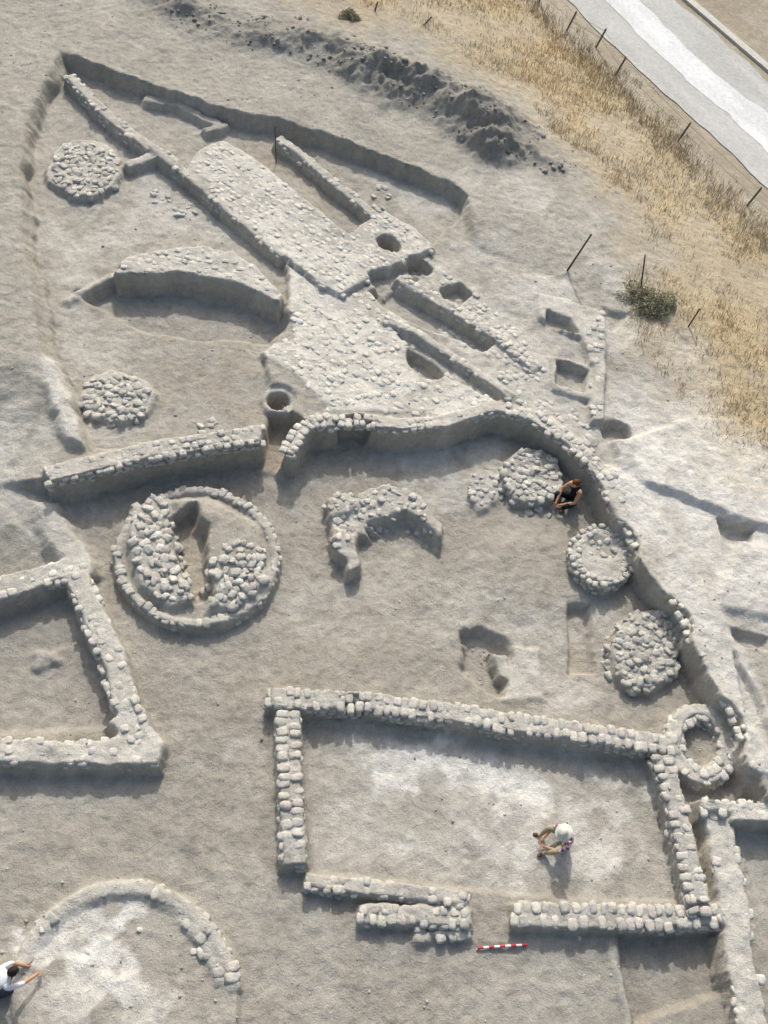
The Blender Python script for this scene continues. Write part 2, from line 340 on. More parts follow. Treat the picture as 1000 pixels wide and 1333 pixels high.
q=np.stack([idx[:-1,:-1],idx[:-1,1:],idx[1:,1:],idx[1:,:-1]],-1).reshape(-1,4)
mesh_np('ground',np.stack([X,Y,H],-1).reshape(-1,3),q,C.reshape(-1,3),M_ground,True)
# ------------------------------------------------------------------ bricks
def boxtemplate(n=3,k=5.):
    V={};Fc=[]
    def vid(p):
        key=tuple(np.round(p,5))
        if key not in V: V[key]=len(V)
        return V[key]
    for ax in range(3):
        for sg in (-1,1):
            for i in range(n):
                for j in range(n):
                    qd=[]
                    for a,b in ((i,j),(i+1,j),(i+1,j+1),(i,j+1)):
                        p=np.zeros(3); p[ax]=sg; p[(ax+1)%3]=-1+2*a/n; p[(ax+2)%3]=-1+2*b/n; qd.append(vid(p))
                    Fc.append(qd if sg>0 else qd[::-1])
    P_=np.array(list(V.keys())); nn=(np.abs(P_)**k).sum(1)**(1/k); P_=P_/nn[:,None]*.5
    return P_,np.array(Fc)
TB,TF=boxtemplate(3,4.5); TS,TSF=boxtemplate(2,2.6)
def stones(name,pos,yaw,size,col,tilt=.08,jit=.12,stone=False):
    pos=np.array(pos,float); n=len(pos)
    if n==0: return None
    T,TFa=(TS,TSF) if stone else (TB,TF)
    yaw=np.array(yaw,float); size=np.array(size,float); col=np.array(col,float)
    v=T[None]+rng.normal(0,jit*.4,(n,len(T),3)); v=v*size[:,None,:]
    tx=rng.normal(0,tilt,n)[:,None]; ty=rng.normal(0,tilt,n)[:,None]
    z=v[...,2]+v[...,0]*ty+v[...,1]*tx
    c=np.cos(yaw)[:,None]; s_=np.sin(yaw)[:,None]
    x=v[...,0]*c-v[...,1]*s_; y=v[...,0]*s_+v[...,1]*c
    V_=np.stack([x,y,z],-1)+pos[:,None,:]
    Fa=(TFa[None]+(np.arange(n)*len(T))[:,None,None]).reshape(-1,4)
    return mesh_np(name,V_.reshape(-1,3),Fa,np.repeat(col,len(T),0),M_brick,True)
def bcol(n,base=PALE,var=.09):
    g=1+rng.normal(0,var,(n,1)); t=rng.normal(0,.015,(n,3)); return np.clip(base*g*(1+t),.1,.68)
def resample(pl,step,closed=False):
    if closed: pl=np.vstack([pl,pl[:1]])
    d=np.linalg.norm(np.diff(pl,axis=0),axis=1); cum=np.concatenate([[0],np.cumsum(d)])
    n=max(2,int(round(cum[-1]/step))); ss=(np.arange(n)+.5+rng.normal(0,.1,n))*cum[-1]/n
    x=np.interp(ss,cum,pl[:,0]); y=np.interp(ss,cum,pl[:,1])
    i=np.clip(np.searchsorted(cum,ss)-1,0,len(d)-1); t=(pl[i+1]-pl[i])/d[i][:,None]
    return np.stack([x,y],1),t,cum[-1]
def wall(name,pix,w,zt,zb,rows=2,bl=.195,bh=.09,closed=False,base=PALE,miss=.06,ragged=.013,var=.07):
    pl=PP(pix,zt); pos=[];yaw=[];size=[]
    nc=max(1,int(math.ceil((zt-zb)/bh-.01)))
    for c in range(nc):
        z=zt-bh*(c+.5)
        for r in range(rows):
            if c>0 and rows>2 and 0<r<rows-1: continue
            off=(-w/2+w*(r+.5)/rows)
            pts,t,Lg=resample(pl,bl*rng.uniform(.93,1.1),closed)
            sh=((c*.5+r*.37)%1-.5)*bl*.8
            for p,tt in zip(pts,t):
                if rng.random()<(miss if c==0 else miss*.6+.05): continue
                nrm=np.array([-tt[1],tt[0]])
                wob=.06*float(fbm(np.array(p[0]),np.array(p[1]),1.2,2,88))
                o=p+nrm*(off*.97+wob+rng.normal(0,.018))+tt*(sh+rng.normal(0,.015))
                pos.append((o[0],o[1],z+rng.normal(0,ragged)+(.018*float(fbm(np.array(p[0]),np.array(p[1]),.8,2,89))))); yaw.append(math.atan2(tt[1],tt[0])+rng.normal(0,.10))
                size.append((bl*rng.uniform(.7,1.06),w/rows*rng.uniform(.80,1.02),bh*rng.uniform(.85,1.15)))
    return stones(name,pos,yaw,size,bcol(len(pos),base,var))
for (nm,pix,w_,zt,zb,rows,cl,k) in WL: wall(nm,pix,w_,zt,zb,rows,closed=cl,**k)
def pave(name,pix,zr,ref,bl=.27,bw=.2,bh=.1,miss=.1,emb=-.016,base=PALE,jit=.02,var=.07,zvar=.011,yawj=.1):
    poly=PP(pix,zr); a,b=PP(ref,zr); th=math.atan2(b[1]-a[1],b[0]-a[0])
    c,s_=math.cos(th),math.sin(th); q_=poly@np.array([[c,-s_],[s_,c]])
    x0,y0=q_.min(0);x1,y1=q_.max(0); pos=[];yaw=[];size=[];r=0;y=y0
    while y<y1:
        x=x0+(r%2)*bl*.5+rng.uniform(0,.08)
        while x<x1:
            l=bl*rng.uniform(.7,1.1)
            px,py=x+l/2+rng.normal(0,jit),y+rng.normal(0,jit)+.1*math.sin(x*.9+r*.1); wx,wy=c*px-s_*py,s_*px+c*py
            if inside(np.array(wx),np.array(wy),poly) and rng.random()>miss+.5*max(0,float(fbm(np.array(wx),np.array(wy),.9,2,99))):
                z=float(Hs(wx,wy)); zz=[float(Hs(wx+dx,wy+dy)) for dx,dy in ((.13,0),(-.13,0),(0,.13),(0,-.13))]
                if max(zz)-min(zz)<.2 and max(zz)-z<.08:
                    pos.append((wx,wy,z+emb-bh*.5+.035+rng.normal(0,zvar))); yaw.append(th+rng.normal(0,yawj)); size.append((l*.96,bw*rng.uniform(.82,1.02),bh))
            x+=l
        y+=bw; r+=1
    return stones(name,pos,yaw,size,bcol(len(pos),base,var),tilt=.06)
def rubble(name,pix,zr,step=.18,smin=.12,smax=.24,base=PALE,lift=-.03,p=1.,var=.09,layers=1):
    poly=PP(pix,zr); x0,y0=poly.min(0);x1,y1=poly.max(0); pos=[];yaw=[];size=[]
    for ly in range(layers):
        for x in np.arange(x0,x1,step):
            for y in np.arange(y0,y1,step):
                wx=x+rng.uniform(-.45,.45)*step; wy=y+rng.uniform(-.45,.45)*step
                if rng.random()<p and inside(np.array(wx),np.array(wy),poly):
                    s_=rng.uniform(smin,smax); pos.append((wx,wy,float(Hs(wx,wy))+s_*.1+lift+ly*.07)); yaw.append(rng.uniform(0,6.28)); size.append((s_,s_*rng.uniform(.6,.9),s_*rng.uniform(.4,.6)))
    return stones(name,pos,yaw,size,bcol(len(pos),base,var),tilt=.2,jit=.16)
pave('brick_terrace',[(376,565),(400,543),(470,536),(520,545),(580,548),(620,522),(665,512),(722,528),(776,578),(822,645),(800,660),(782,622),(738,574),(690,542),(645,528),(600,543),(520,555),(470,548),(402,552)],.75,ref=[(700,540),(800,640)],base=PALE*1.08,bl=.24,bw=.2,miss=.2,emb=-.022)
pave('brick_platform',W2,.86,ref=[(300,200),(450,300)],bl=.26,bw=.155,miss=.2,base=PALE*1.15,var=.04,zvar=.005,jit=.012,yawj=.04,emb=-.030)
pave('brick_pavement',W3,.73,ref=[(400,400),(520,500)],bl=.23,bw=.17,miss=.25,base=PALE*1.16,var=.05,jit=.035,emb=-.030,yawj=.18,zvar=.009)
pave('brick_bench',W4,.9,ref=[(200,330),(340,352)],bl=.23,bw=.18,miss=.2,base=PALE*1.08,emb=-.025)
rubble('rubble_platform',ell(112,220,46,36),.68,.18,.14,.25,lift=-.04,base=PALE*.97)
rubble('rubble_platform',ell(150,520,45,33),.62,.17,.13,.24,lift=-.035,base=PALE*.98)
pave('brick_paving',[(560,395),(625,420),(700,470),(770,560),(700,525),(655,508),(640,470),(600,450)],.76,ref=[(600,420),(700,500)],bl=.22,bw=.17,base=PALE*1.08,miss=.25,emb=-.025)
pave('brick_paving',[(505,350),(560,335),(640,395),(690,450),(700,500),(660,460),(600,420)],.76,ref=[(600,420),(700,500)],bl=.22,bw=.17,base=PALE*1.07,miss=.35,emb=-.025)
pave('brick_paving',[(755,398),(788,404),(790,470),(792,545),(770,548),(770,470)],.93,ref=[(770,420),(790,540)],bl=.22,bw=.18,base=PALE*1.05,miss=.3,emb=-.022)
rubble('tholos_inner_brickwork',[(170,655),(212,640),(228,690),(240,735),(250,775),(225,788),(182,758),(167,700)],.42,.19,.17,.26)
rubble('rubble_heap',[(262,740),(300,705),(345,712),(352,758),(312,788),(272,788)],.42,.18,.15,.26,lift=-.02)
rubble('rubble_heap',[(424,645),(452,636),(470,650),(462,690),(466,740),(450,730),(430,700)],.45,.18,.12,.22,lift=-.035,p=.85,base=PALE*.97)
rubble('rubble_heap',[(462,640),(500,627),(540,640),(572,680),(570,705),(552,695),(520,672),(490,685),(470,680)],.4,.18,.12,.22,lift=-.035,p=.8,base=PALE*.97)
rubble('rubble_heap',ell(628,637,19,24),.1,.19,.1,.2,lift=-.025)
rubble('stone_platform',ell(690,622,42,38),.28,.17,.15,.23,lift=-.03)
wall('round_brick_oven',ell(783,724,36,33,30),.3,.44,0.1,rows=2,bl=.17,closed=True,miss=.12)
rubble('oven_rubble',ell(784,716,22,16,20),.35,.19,.1,.18)
rubble('stone_platform',ell(840,846,51,53,20),.28,.165,.13,.24,base=PALE*.94,lift=-.03)
rubble('scattered_rubble',[(30,1200),(130,1180),(220,1200),(240,1250),(180,1300),(80,1300),(40,1250)],.1,.24,.05,.14,p=.22,base=PALE*1.15)
rubble('scattered_rubble',ell(250,1238,16,14),.1,.2,.15,.26,p=.6)
rubble('scattered_rubble',[(610,1195),(680,1190),(700,1215),(620,1215)],.0,.2,.06,.14,p=.2)
rubble('scattered_rubble',[(730,1215),(795,1212),(800,1290),(740,1280)],.0,.2,.06,.13,p=.3)
rubble('field_stone',ell(335,902,5,5),.05,.2,.28,.32,base=WHITE)
rubble('scattered_rubble',[(250,555),(290,540),(285,556),(255,568)],.5,.18,.15,.25,p=.8)
rubble('scattered_rubble',[(470,250),(505,245),(515,270),(490,280)],.4,.22,.15,.25,p=.6)
rubble('scattered_rubble',[(190,245),(250,255),(260,290),(210,280)],.4,.2,.1,.2,p=.5)
rubble('jar_rim_stones',ell(362,521,20,16),.6,.16,.1,.14,p=.3)
rubble('scattered_rubble',[(700,650),(760,665),(750,690),(715,680)],.0,.22,.1,.18,p=.5)
n=7000; xs=rng.uniform(-17,14,n*3); ys=rng.uniform(2,44,n*3)
dens=fbm(xs,ys,.45,3,61); keep=(rng.random(n*3)<np.clip(.08+dens*1.2,.02,1)); xs=xs[keep][:n]; ys=ys[keep][:n]
zz=Hs(xs,ys); s_=np.minimum(rng.gamma(2.,.010,len(xs))+.012,.08)
stones('scattered_pebbles',np.stack([xs,ys,zz+s_*.1],1),rng.uniform(0,6.28,len(xs)),np.stack([s_,s_*.8,s_*.6],1),bcol(len(xs),PALE*.85,.15),tilt=.3,jit=.1,stone=True)
allp=[]
for cx,cy,rx,ry,hh in SP:
    pl=PPd(ell(cx,cy,rx*1.1,ry*1.3,18)); x0,y0=pl.min(0);x1,y1=pl.max(0)
    m=int((x1-x0)*(y1-y0)*7); x=rng.uniform(x0,x1,m); y=rng.uniform(y0,y1,m); k=inside(x,y,pl); allp.append(np.stack([x[k],y[k]],1))
ap=np.vstack(allp); s_=rng.gamma(2.,.026,len(ap))+.03
stones('spoil_heap_clods',np.stack([ap[:,0],ap[:,1],Hs(ap[:,0],ap[:,1])+s_*.1],1),rng.uniform(0,6.28,len(ap)),np.stack([s_,s_*.8,s_*.6],1),bcol(len(ap),SPOIL*1.05,.15),tilt=.3,jit=.1,stone=True)
# ------------------------------------------------------------------ dry grass
M_grass,nt,b=newmat('dry_grass'); a=nt.nodes.new('ShaderNodeAttribute'); a.attribute_name='Col'; nt.links.new(a.outputs['Color'],b.inputs['Base Color'])
def grass(name,x,y,h,col,nb=5,spread=.06,var=.2,w=.012):
    n=len(x); N_=n*nb
    bx=np.repeat(x,nb)+rng.normal(0,spread,N_); by=np.repeat(y,nb)+rng.normal(0,spread,N_); hh=np.repeat(h,nb)*rng.uniform(.6,1.2,N_)
    bz=Hs(bx,by)-.02; th=rng.uniform(0,6.28,N_); ln=rng.uniform(.1,.7,N_)
    wx=np.cos(th+1.57)*w; wy=np.sin(th+1.57)*w
    v0=np.stack([bx-wx,by-wy,bz],1); v1=np.stack([bx+wx,by+wy,bz],1); v2=np.stack([bx+np.cos(th)*hh*ln,by+np.sin(th)*hh*ln,bz+hh],1)
    V_=np.stack([v0,v1,v2],1).reshape(-1,3); Fa=np.arange(N_*3).reshape(-1,3)
    c=np.clip(np.repeat(col,nb,0)*(1+rng.normal(0,var,(N_,1))),.02,.8)
    return mesh_np(name,V_,Fa,np.repeat(c,3,0),M_grass)
x0,y0=GZ.min(0)-1;x1,y1=GZ.max(0); x1=min(x1,24); y1=min(y1,62)
m=80000; x=rng.uniform(x0,x1,m); y=rng.uniform(y0,y1,m); wx_=x+1.6*fbm(x,y,.5,3,81); wy_=y+1.6*fbm(x,y,.5,3,82)
k=inside(wx_,wy_,GZ)&(rng.random(m)<np.clip(.5+1.3*fbm(x,y,.5,3,71),.08,1)); x=x[k];y=y[k]
t=np.clip(fbm(x,y,.3,3,83)*1.6+.5,0,1)[:,None]; colg=np.array([.58,.45,.28])*t+np.array([.46,.42,.31])*(1-t)
grass('dry_grass',x,y,rng.uniform(.06,.22,len(x)),colg,5,.10)
fl=PPd([(640,-60),(700,0),(800,97),(882,182),(970,266),(1060,350)])
pts,t_,_=resample(fl,.03); pts=pts+rng.normal(0,.5,pts.shape)-NR*.6
grass('roadside_weeds',pts[:,0],pts[:,1],rng.uniform(.15,.4,len(pts)),np.tile(np.array([.40,.33,.24]),(len(pts),1)),6,.12,.25)
def bush(name,u,v,r,h,col,n=1100):
    c0=Pd(u,v); a=rng.uniform(0,6.28,n); rr=rng.random(n)**.6; el=rng.random(n)
    lob=1+.3*np.sin(a*3+u)+.25*np.sin(a*5+v)
    x=c0[0]+np.cos(a)*rr*r*lob; y=c0[1]+np.sin(a)*rr*r*.8*lob; z=Hs(x,y)+el*h*np.sqrt(np.clip(1-rr**2,0,1))*(1+.3*np.sin(a*4))
    d=rng.normal(0,1,(n,2,3)); d/=np.linalg.norm(d,axis=2)[...,None]; L_=.05+rng.random((n,1))*.06
    p=np.stack([x,y,z],1); V_=np.stack([p,p+d[:,0]*L_,p+d[:,1]*L_*.5],1).reshape(-1,3)
    cc=np.clip(np.array(col)*(1+rng.normal(0,.3,(n,1))),.01,.6)
    return mesh_np(name,V_,np.arange(n*3).reshape(-1,3),np.repeat(cc,3,0),M_grass)
for (u,v,r,h,g) in ((832,380,.5,.28,(.38,.36,.25)),(860,392,.5,.42,(.31,.32,.22)),(845,398,.4,.3,(.36,.34,.24)),(455,20,.3,.2,(.36,.32,.24))):
    bush('shrub',u,v,r,h,g)
# ------------------------------------------------------------------ road
def strip(name,a,b,off,w,mat,dz,colr,ext=60,n=500):
    a=np.array(a);b=np.array(b); t=(b-a)/np.linalg.norm(b-a); nn=np.array([-t[1],t[0]]); nn=nn if nn@NR>0 else -nn
    L_=np.linalg.norm(b-a); s=np.linspace(-ext,L_+ext,n); m=max(4,int(w/.25)+1); o=np.linspace(off,off+w,m)
    S,O=np.meshgrid(s,o,indexing='ij'); Wv=.4*fbm(S,O,.5,3,5)*(((O==off)|(O==off+w))*1.)
    x=a[0]+t[0]*S+nn[0]*(O+Wv); y=a[1]+t[1]*S+nn[1]*(O+Wv); z=1.0+drop(x,y)+dz
    ii=np.arange(n*m).reshape(n,m); q_=np.stack([ii[:-1,:-1],ii[1:,:-1],ii[1:,1:],ii[:-1,1:]],-1).reshape(-1,4)
    c=np.array(colr)*(1+.16*fbm(S*.15,O,2.,4,9)+.08*fbm(S,O,1.,3,10))[...,None]
    return mesh_np(name,np.stack([x,y,z],-1).reshape(-1,3),q_,c.reshape(-1,3),mat)
ra=Pd(738,0); rb=Pd(1000,245)
w_tot=abs((Pd(878,0)-ra)@NR); 
strip('gravel_road',ra,rb,0,w_tot,M_road,.03,(.43,.44,.435))
off1=abs((Pd(785,0)-ra)@NR); w1=abs((Pd(828,0)-ra)@NR)-off1
strip('road_lane',ra,rb,off1,w1,M_road,.04,(.60,.625,.64))
def kerb(name,off,w,h,colr):
    a=ra;b=rb;t=(b-a)/np.linalg.norm(b-a); nn=NR
    V_=[]
    for s in (-60,60+np.linalg.norm(b-a)):
        for o,z in ((off,-.1),(off,h),(off+w,h),(off+w,-.1)):
            x,y=a+t*s+nn*o; V_.append((x,y,1.0+float(drop(np.array(x),np.array(y)))+z))
    Fa=[(0,1,5,4),(1,2,6,5),(2,3,7,6),(0,3,2,1),(4,5,6,7)]
    return mesh_np(name,np.array(V_),np.array(Fa),np.tile(colr,(8,1)),M_road)
kerb('concrete_kerb',w_tot+.5,.4,.10,np.array([.50,.49,.46]))
# ------------------------------------------------------------------ posts
M_wood=plain('weathered_wood',(.14,.12,.10)); M_rust=plain('rusty_iron',(.09,.07,.06))
def tube(name,p0,p1,r0_,r1_,mat,n=8,rings=4):
    p0=Vector(p0);p1=Vector(p1);d=(p1-p0); q_=d.to_track_quat('Z','Y'); V_=[];Fa=[]
    for i in range(rings+1):
        f_=i/rings; r=r0_*(1-f_)+r1_*f_
        for j in range(n):
            a=6.2832*j/n; V_.append(p0+d*f_+q_@Vector((math.cos(a)*r,math.sin(a)*r,0)))
    for i in range(rings):
        for j in range(n): Fa.append((i*n+j,i*n+(j+1)%n,(i+1)*n+(j+1)%n,(i+1)*n+j))
    Fa.append(tuple(range(n))[::-1]); Fa.append(tuple(range(rings*n,rings*n+n)))
    me=bpy.data.meshes.new(name); me.from_pydata([tuple(v) for v in V_],[],Fa); me.materials.append(mat)
    o=bpy.data.objects.new(name,me); sc.collection.objects.link(o); return o
fp=[(640,-62),(700,2),(737,38),(775,60),(800,97),(882,182),(972,266),(1060,345)]
tops=[]
for u,v in fp:
    p=Pd(u,v); z=float(Hs(*p)); h=.8; tube('fence_post',(p[0],p[1],z-.2),(p[0]+.2,p[1],z+h),.04,.035,M_wood); tops.append((p[0],p[1],z))
for hh in (.4,.7):
    for a,b in zip(tops[:-1],tops[1:]):
        k=hh*.24
        tube('fence_wire',(a[0]+k,a[1],a[2]+hh),(b[0]+k,b[1],b[2]+hh),.005,.005,M_rust,4,1)
def pole(u,v,ut,vt,h,name='iron_post',r=.03):
    p=Pd(u,v); z=float(Hs(*p)); d=ray(ut,vt); t=(z+h-HC)/d[2]; tube(name,(p[0],p[1],z-.2),(d[0]*t,d[1]*t,z+h),r,r*.8,M_rust)
pole(738,348,770,305,1.3,r=.03); pole(838,372,840,332,1.0,r=.025); pole(897,422,911,402,.6,r=.025); pole(361,196,358,165,.9,r=.018)
pole(548,30,562,22,.3);pole(487,12,492,2,.3)
# ------------------------------------------------------------------ ranging rod
M_red=plain('red_paint',(.50,.05,.07),.5,.08); M_wht=plain('white_paint',(.75,.75,.73),.5,.05)
rodE=bpy.data.objects.new('ranging_rod',None); sc.collection.objects.link(rodE)
a=P(622,1234,.02); b=P(686,1230,.02); za=float(Hs(*a))+.045; zb=float(Hs(*b))+.045
for i in range(9):
    q0=a+(b-a)*i/9;q1=a+(b-a)*(i+1)/9
    o=tube('band_%d'%i,(q0[0],q0[1],za+(zb-za)*i/9),(q1[0],q1[1],za+(zb-za)*(i+1)/9),.024,.024,M_red if i%2==0 else M_wht,10,1); o.parent=rodE
# ------------------------------------------------------------------ people
M_skin=plain('skin',(.46,.27,.18),.6,.05); M_lip=plain('lips',(.35,.12,.1),.5,.05); M_eye=plain('eyes',(.03,.02,.02),.3,.02)
def checked():
    m,nt,b=newmat('checked_shirt'); N=nt.nodes.new; L=nt.links.new; tc=N('ShaderNodeTexCoord')
    w=[]
    for ax in ('X','Y','Z'):
        x=N('ShaderNodeTexWave'); x.wave_type='BANDS'; x.bands_direction=ax; x.inputs['Scale'].default_value=3.6; L(tc.outputs['Object'],x.inputs['Vector']); w.append(x.outputs['Fac'])
    a=N('ShaderNodeMath'); a.operation='ADD'; L(w[0],a.inputs[0]); L(w[1],a.inputs[1])
    a2=N('ShaderNodeMath'); a2.operation='MULTIPLY_ADD'; L(a.outputs[0],a2.inputs[0]); a2.inputs[1].default_value=.33; 
    a3=N('ShaderNodeMath'); a3.operation='MULTIPLY'; L(w[2],a3.inputs[0]); a3.inputs[1].default_value=.34; L(a3.outputs[0],a2.inputs[2])
    r=N('ShaderNodeValToRGB'); L(a2.outputs[0],r.inputs[0]); r.color_ramp.elements[0].color=(.22,.09,.13,1); r.color_ramp.elements[0].position=.35; r.color_ramp.elements[1].color=(.60,.55,.58,1); r.color_ramp.elements[1].position=.65
    L(r.outputs[0],b.inputs['Base Color']); return m
M_check=checked(); M_khaki=plain('khaki_cloth',(.36,.31,.22)); M_black=plain('black_cloth',(.02,.02,.025)); M_white=plain('white_cloth',(.66,.68,.72),.9,.05)
M_shoe=plain('boot_leather',(.12,.08,.05)); M_hairb=plain('brown_hair',(.10,.045,.02),.6,.3,60); M_haird=plain('dark_hair',(.025,.018,.015),.6,.3,60); M_hat=plain('hat_cloth',(.58,.59,.54)); M_jean=plain('dark_trousers',(.05,.055,.07))
def person(name,xy,z0,yaw,J,up_m,low_m,hair_m,hat=False,longhair=False,sleeve=True,scale=1.,headtilt=.5,shortleg=False):
    root=bpy.data.objects.new(name,None); sc.collection.objects.link(root)
    names=[];co=[];rad=[];edges=[]
    def v(n,p,r): names.append(n);co.append(tuple(p));rad.append(r);return len(co)-1
    V3=lambda k: Vector(J[k])
    pel=v('torso',J['pelvis'],(.135,.12)); w1=v('torso',V3('pelvis').lerp(V3('spine'),.6),(.13,.11)); sp=v('torso',J['spine'],(.125,.10)); ch=v('torso',J['chest'],(.15,.11)); uc=v('torso',V3('chest').lerp(V3('neck'),.55),(.10,.085)); nk=v('neck',J['neck'],(.055,.055)); hd=v('neck',J['head'],(.05,.05))
    edges+=[(pel,w1),(w1,sp),(sp,ch),(ch,uc),(uc,nk),(nk,hd)]
    roots=[pel]
    for s,k in ((1,'L'),(-1,'R')):
        sh=v('uarm',J['sh'+k],(.062,.06)); um=v('uarm',V3('sh'+k).lerp(V3('el'+k),.5),(.055,.05)); el=v('uarm',J['el'+k],(.042,.042)); fm=v('farm',V3('el'+k).lerp(V3('wr'+k),.35),(.042,.04)); wr=v('farm',J['wr'+k],(.027,.027)) 
        dv=V3('wr'+k)-V3('el'+k); dv.normalize(); pl=v('hand',V3('wr'+k)+dv*.085,(.036,.018)); edges+=[(uc,sh),(sh,um),(um,el),(el,fm),(fm,wr),(wr,pl)]
        side=dv.cross(Vector((0,0,1))); side.normalize()
        for i in range(4):
            b0=V3('wr'+k)+dv*.07+side*(i-1.5)*.021; ln=(.075,.085,.08,.062)[i]
            a0=v('hand',b0,(.009,.009)); a1=v('hand',b0+dv*ln*.5+Vector((0,0,-.006)),(.0085,.0085)); a2=v('hand',b0+dv*ln*.85+Vector((0,0,-.035)),(.007,.007)); edges+=[(a0,a1),(a1,a2)]; roots.append(a0)
        b0=V3('wr'+k)+dv*.03+side*.025*(-s); a0=v('hand',b0,(.011,.011)); a1=v('hand',b0+dv*.03+side*.03*(-s),(.01,.01)); a2=v('hand',b0+dv*.06+side*.035*(-s)+Vector((0,0,-.02)),(.008,.008)); edges+=[(a0,a1),(a1,a2)]; roots.append(a0)
        hp=v('leg',J['hp'+k],(.10,.095)); tm=v('leg',V3('hp'+k).lerp(V3('kn'+k),.5),(.082,.08)); kn=v('leg',J['kn'+k],(.06,.06)); cm=v('shin',V3('kn'+k).lerp(V3('an'+k),.35),(.058,.058)); an=v('shin',J['an'+k],(.04,.04)); to=v('foot',J['to'+k],(.045,.03)); edges+=[(pel,hp),(hp,tm),(tm,kn),(kn,cm),(cm,an),(an,to)]
    me=bpy.data.meshes.new('body'); me.from_pydata(co,edges,[]); o=bpy.data.objects.new('body',me); sc.collection.objects.link(o)
    md=o.modifiers.new('s','SKIN'); md.use_smooth_shade=True
    sv=me.skin_vertices[0].data
    for i,r in enumerate(rad): sv[i].radius=r; sv[i].use_root=(i in roots)
    ss=o.modifiers.new('ss','SUBSURF'); ss.levels=2
    dg=bpy.context.evaluated_depsgraph_get(); m2=bpy.data.meshes.new_from_object(o.evaluated_get(dg)); o.modifiers.clear(); o.data=m2
    m2.materials.clear()
    for m_ in [up_m,low_m,M_skin,M_shoe]: m2.materials.append(m_)
    lab=[(Vector(co[i]),Vector(co[j]),names[j]) for (i,j) in edges]
    for p in m2.polygons:
        c=p.center; best=1e9;bl='torso'
        for a_,b_,n_ in lab:
            e=b_-a_; t=max(0,min(1,(c-a_).dot(e)/e.length_squared)); d=(c-a_-e*t).length-{'torso':.11,'uarm':.045,'leg':.07,'farm':.03,'shin':.04}.get(n_,.0)*.8
            if d<best: best=d;bl=n_
        p.material_index={'torso':0,'uarm':0 if sleeve else 2,'farm':2,'hand':2,'neck':2,'leg':1,'shin':2 if shortleg else 1,'foot':3}[bl]; p.use_smooth=True
    o.parent=root
    hp_=Vector(J['head']); hm=Matrix.Translation(hp_+Vector((.03,0,.075)))@Matrix.Rotation(headtilt,4,'Y')
    def ball(nm,c,s,mat,sub=3,fn=None):
        bm=bmesh.new(); bmesh.ops.create_icosphere(bm,subdivisions=sub,radius=1)
        for w in bm.verts:
            q_=w.co.copy()
            if fn: q_=fn(q_)
            w.co=hm@(Vector(c)+Vector((q_.x*s[0],q_.y*s[1],q_.z*s[2])))
        mm=bpy.data.meshes.new(nm); bm.to_mesh(mm); bm.free(); mm.materials.append(mat)
        for p in mm.polygons: p.use_smooth=True
        ob=bpy.data.objects.new(nm,mm); sc.collection.objects.link(ob); ob.parent=root; return ob
    def hf(q_):
        if q_.z<0: q_.y*=1+.35*q_.z; q_.x=q_.x*(1+.15*q_.z)+.12*(-q_.z)*(1 if q_.x>0 else 0)
        return q_
    ball('head',(0,0,0),(.098,.076,.118),M_skin,3,hf)
    ball('nose',(.098,0,-.012),(.018,.012,.022),M_skin,2); ball('mouth',(.093,0,-.055),(.008,.024,.007),M_lip,2)
    for s in (1,-1):
        ball('eye',(.084,s*.032,.012),(.012,.014,.009),M_eye,2); ball('ear',(-.005,s*.078,-.005),(.02,.01,.03),M_skin,2)
    def hr(q_):
        if q_.x>.35 and q_.z<.55: q_.x*=.55; q_.z=max(q_.z,.3)
        return q_
    ball('hair',(-.010,0,.016 if hat else .022),(.096,.080,.104) if hat else (.102,.084,.112),hair_m,3,hr)
    if longhair: ball('hair_bun',(-.10,0,-.02),(.045,.04,.07),hair_m,2)
    if hat:
        prof=[(.0,.156),(.05,.153),(.085,.135),(.100,.09),(.106,.055),(.135,.045),(.172,.03),(.176,.026),(.135,.038),(.103,.045)]
        V_=[];Fa=[];n=24
        for r,z in prof:
            for j in range(n):
                a=6.2832*j/n; V_.append(hm@Vector((r*1.08*math.cos(a)-.005,r*math.sin(a),z+(.008*math.sin(3*a) if r>.12 else 0))))
        for i in range(len(prof)-1):
            for j in range(n): Fa.append((i*n+j,i*n+(j+1)%n,(i+1)*n+(j+1)%n,(i+1)*n+j))
        mm=bpy.data.meshes.new('sun_hat'); mm.from_pydata([tuple(w) for w in V_],[],Fa); mm.materials.append(M_hat)
        for p in mm.polygons: p.use_smooth=True
        ob=bpy.data.objects.new('sun_hat',mm); sc.collection.objects.link(ob); ob.parent=root
    root.location=(xy[0],xy[1],z0); root.rotation_euler=(0,0,yaw); root.scale=(scale,)*3
    return root
def imgdir(u,v,du,dv):
    a=P(u,v);b=P(u+du,v+dv); return math.atan2(b[1]-a[1],b[0]-a[0])
SIT=dict(pelvis=(0,0,.12),spine=(.02,0,.30),chest=(.08,0,.46),neck=(.17,0,.62),head=(.23,0,.69),shL=(.13,.19,.56),shR=(.13,-.19,.56),elL=(.28,.26,.34),elR=(.30,-.25,.34),wrL=(.50,.12,.24),wrR=(.52,-.08,.2),
 hpL=(.04,.10,.11),hpR=(.04,-.10,.11),knL=(.40,.25,.36),knR=(.40,-.25,.36),anL=(.52,.18,.06),anR=(.52,-.18,.06),toL=(.68,.22,.035),toR=(.68,-.22,.035))
S2=dict(SIT); S2.update(spine=(.0,0,.30),chest=(.03,0,.46),neck=(.08,0,.62),head=(.12,0,.69),shL=(.06,.16,.55),shR=(.06,-.16,.55),elL=(.2,.23,.34),elR=(.22,-.22,.34),wrL=(.42,.1,.24),wrR=(.46,-.05,.2),knL=(.40,.2,.28),knR=(.38,-.2,.28),anL=(.32,.1,.06),anR=(.36,-.12,.06),toL=(.48,.16,.035),toR=(.52,-.2,.035))
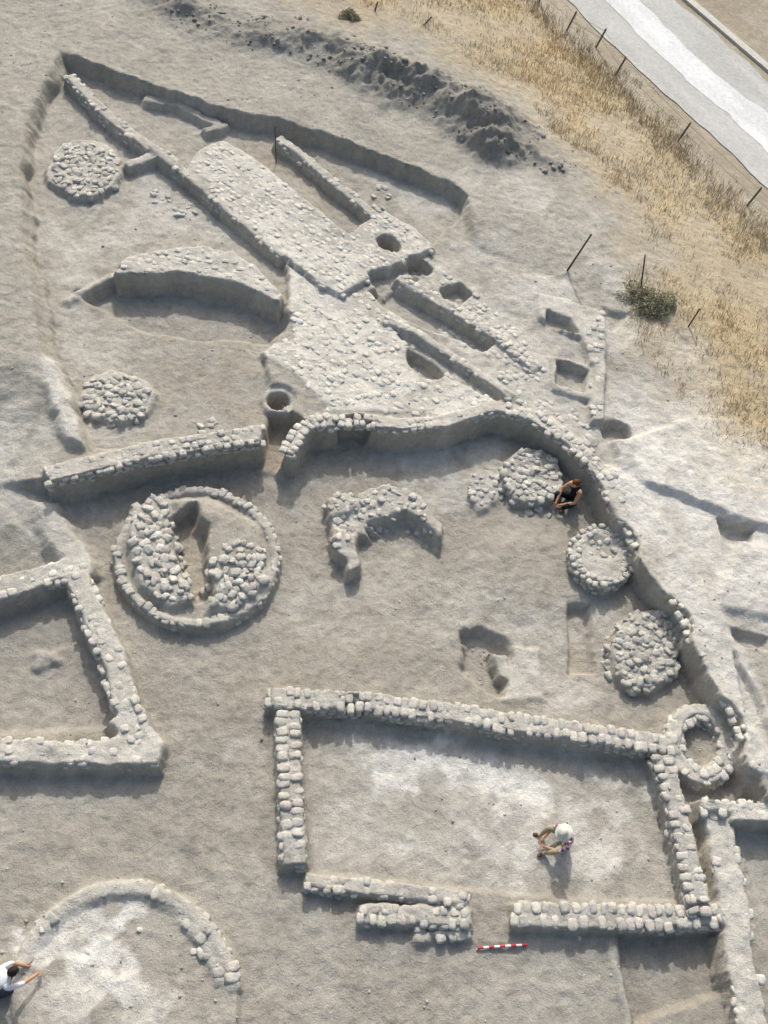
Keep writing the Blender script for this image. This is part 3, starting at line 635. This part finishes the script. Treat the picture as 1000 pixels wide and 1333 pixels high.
S3=dict(pelvis=(0,0,.30),spine=(.08,0,.46),chest=(.20,0,.58),neck=(.35,0,.68),head=(.42,0,.71),shL=(.27,.18,.63),shR=(.27,-.18,.63),elL=(.42,.24,.42),elR=(.5,-.18,.46),wrL=(.60,.14,.24),wrR=(.72,-.1,.28),
 hpL=(.02,.10,.27),hpR=(.02,-.10,.27),knL=(.36,.14,.08),knR=(.34,-.14,.08),anL=(-.04,.12,.06),anR=(-.04,-.12,.06),toL=(-.18,.12,.03),toR=(-.18,-.12,.03))
p=P(738,1096,-.05); person('seated_man',p,float(Hs(*p))-.01,imgdir(738,1096,-40,4),SIT,M_check,M_khaki,M_haird,hat=True,headtilt=.6)
p=P(744,652,0); person('seated_woman',p,float(Hs(*p))-.01,imgdir(748,655,-30,14),S2,M_black,M_black,M_hairb,longhair=True,sleeve=False,headtilt=.5,scale=1.1)
p=P(-6,1290,0); person('kneeling_man',p,float(Hs(*p))-.01,imgdir(-12,1290,40,-18),S3,M_white,M_jean,M_haird,headtilt=.7)
# ------------------------------------------------------------------ light
a=P(725,1085);b=P(733,1155); d=(b-a)/np.linalg.norm(b-a); EL=math.radians(40)
L_=bpy.data.lights.new('sun','SUN'); L_.energy=3.0; L_.angle=math.radians(.9); L_.color=(1,.965,.90)
so=bpy.data.objects.new('sun',L_); sc.collection.objects.link(so)
so.rotation_euler=Vector((d[0]*math.cos(EL),d[1]*math.cos(EL),-math.sin(EL))).to_track_quat('-Z','Y').to_euler()
w=bpy.data.worlds.new('World'); sc.world=w; w.use_nodes=True; nt=w.node_tree; bg=nt.nodes['Background']; sk=nt.nodes.new('ShaderNodeTexSky'); sk.sky_type='NISHITA'; sk.sun_disc=False
sk.sun_elevation=EL; sk.sun_rotation=math.atan2(-d[0],-d[1]); sk.dust_density=6.0; sk.air_density=1.5; nt.links.new(sk.outputs[0],bg.inputs[0]); bg.inputs[1].default_value=.15
sc.view_settings.view_transform='Standard'; sc.view_settings.look='None'; sc.view_settings.exposure=0
cd=bpy.data.cameras.new('camera'); cd.sensor_fit='VERTICAL'; cd.sensor_height=36; cd.lens=36; cd.clip_end=3000; co_=bpy.data.objects.new('camera',cd); sc.collection.objects.link(co_)
R=Matrix(((rt[0],up[0],-fw[0]),(rt[1],up[1],-fw[1]),(rt[2],up[2],-fw[2]))); co_.matrix_world=Matrix.Translation((0,0,HC))@R.to_4x4(); sc.camera=co_
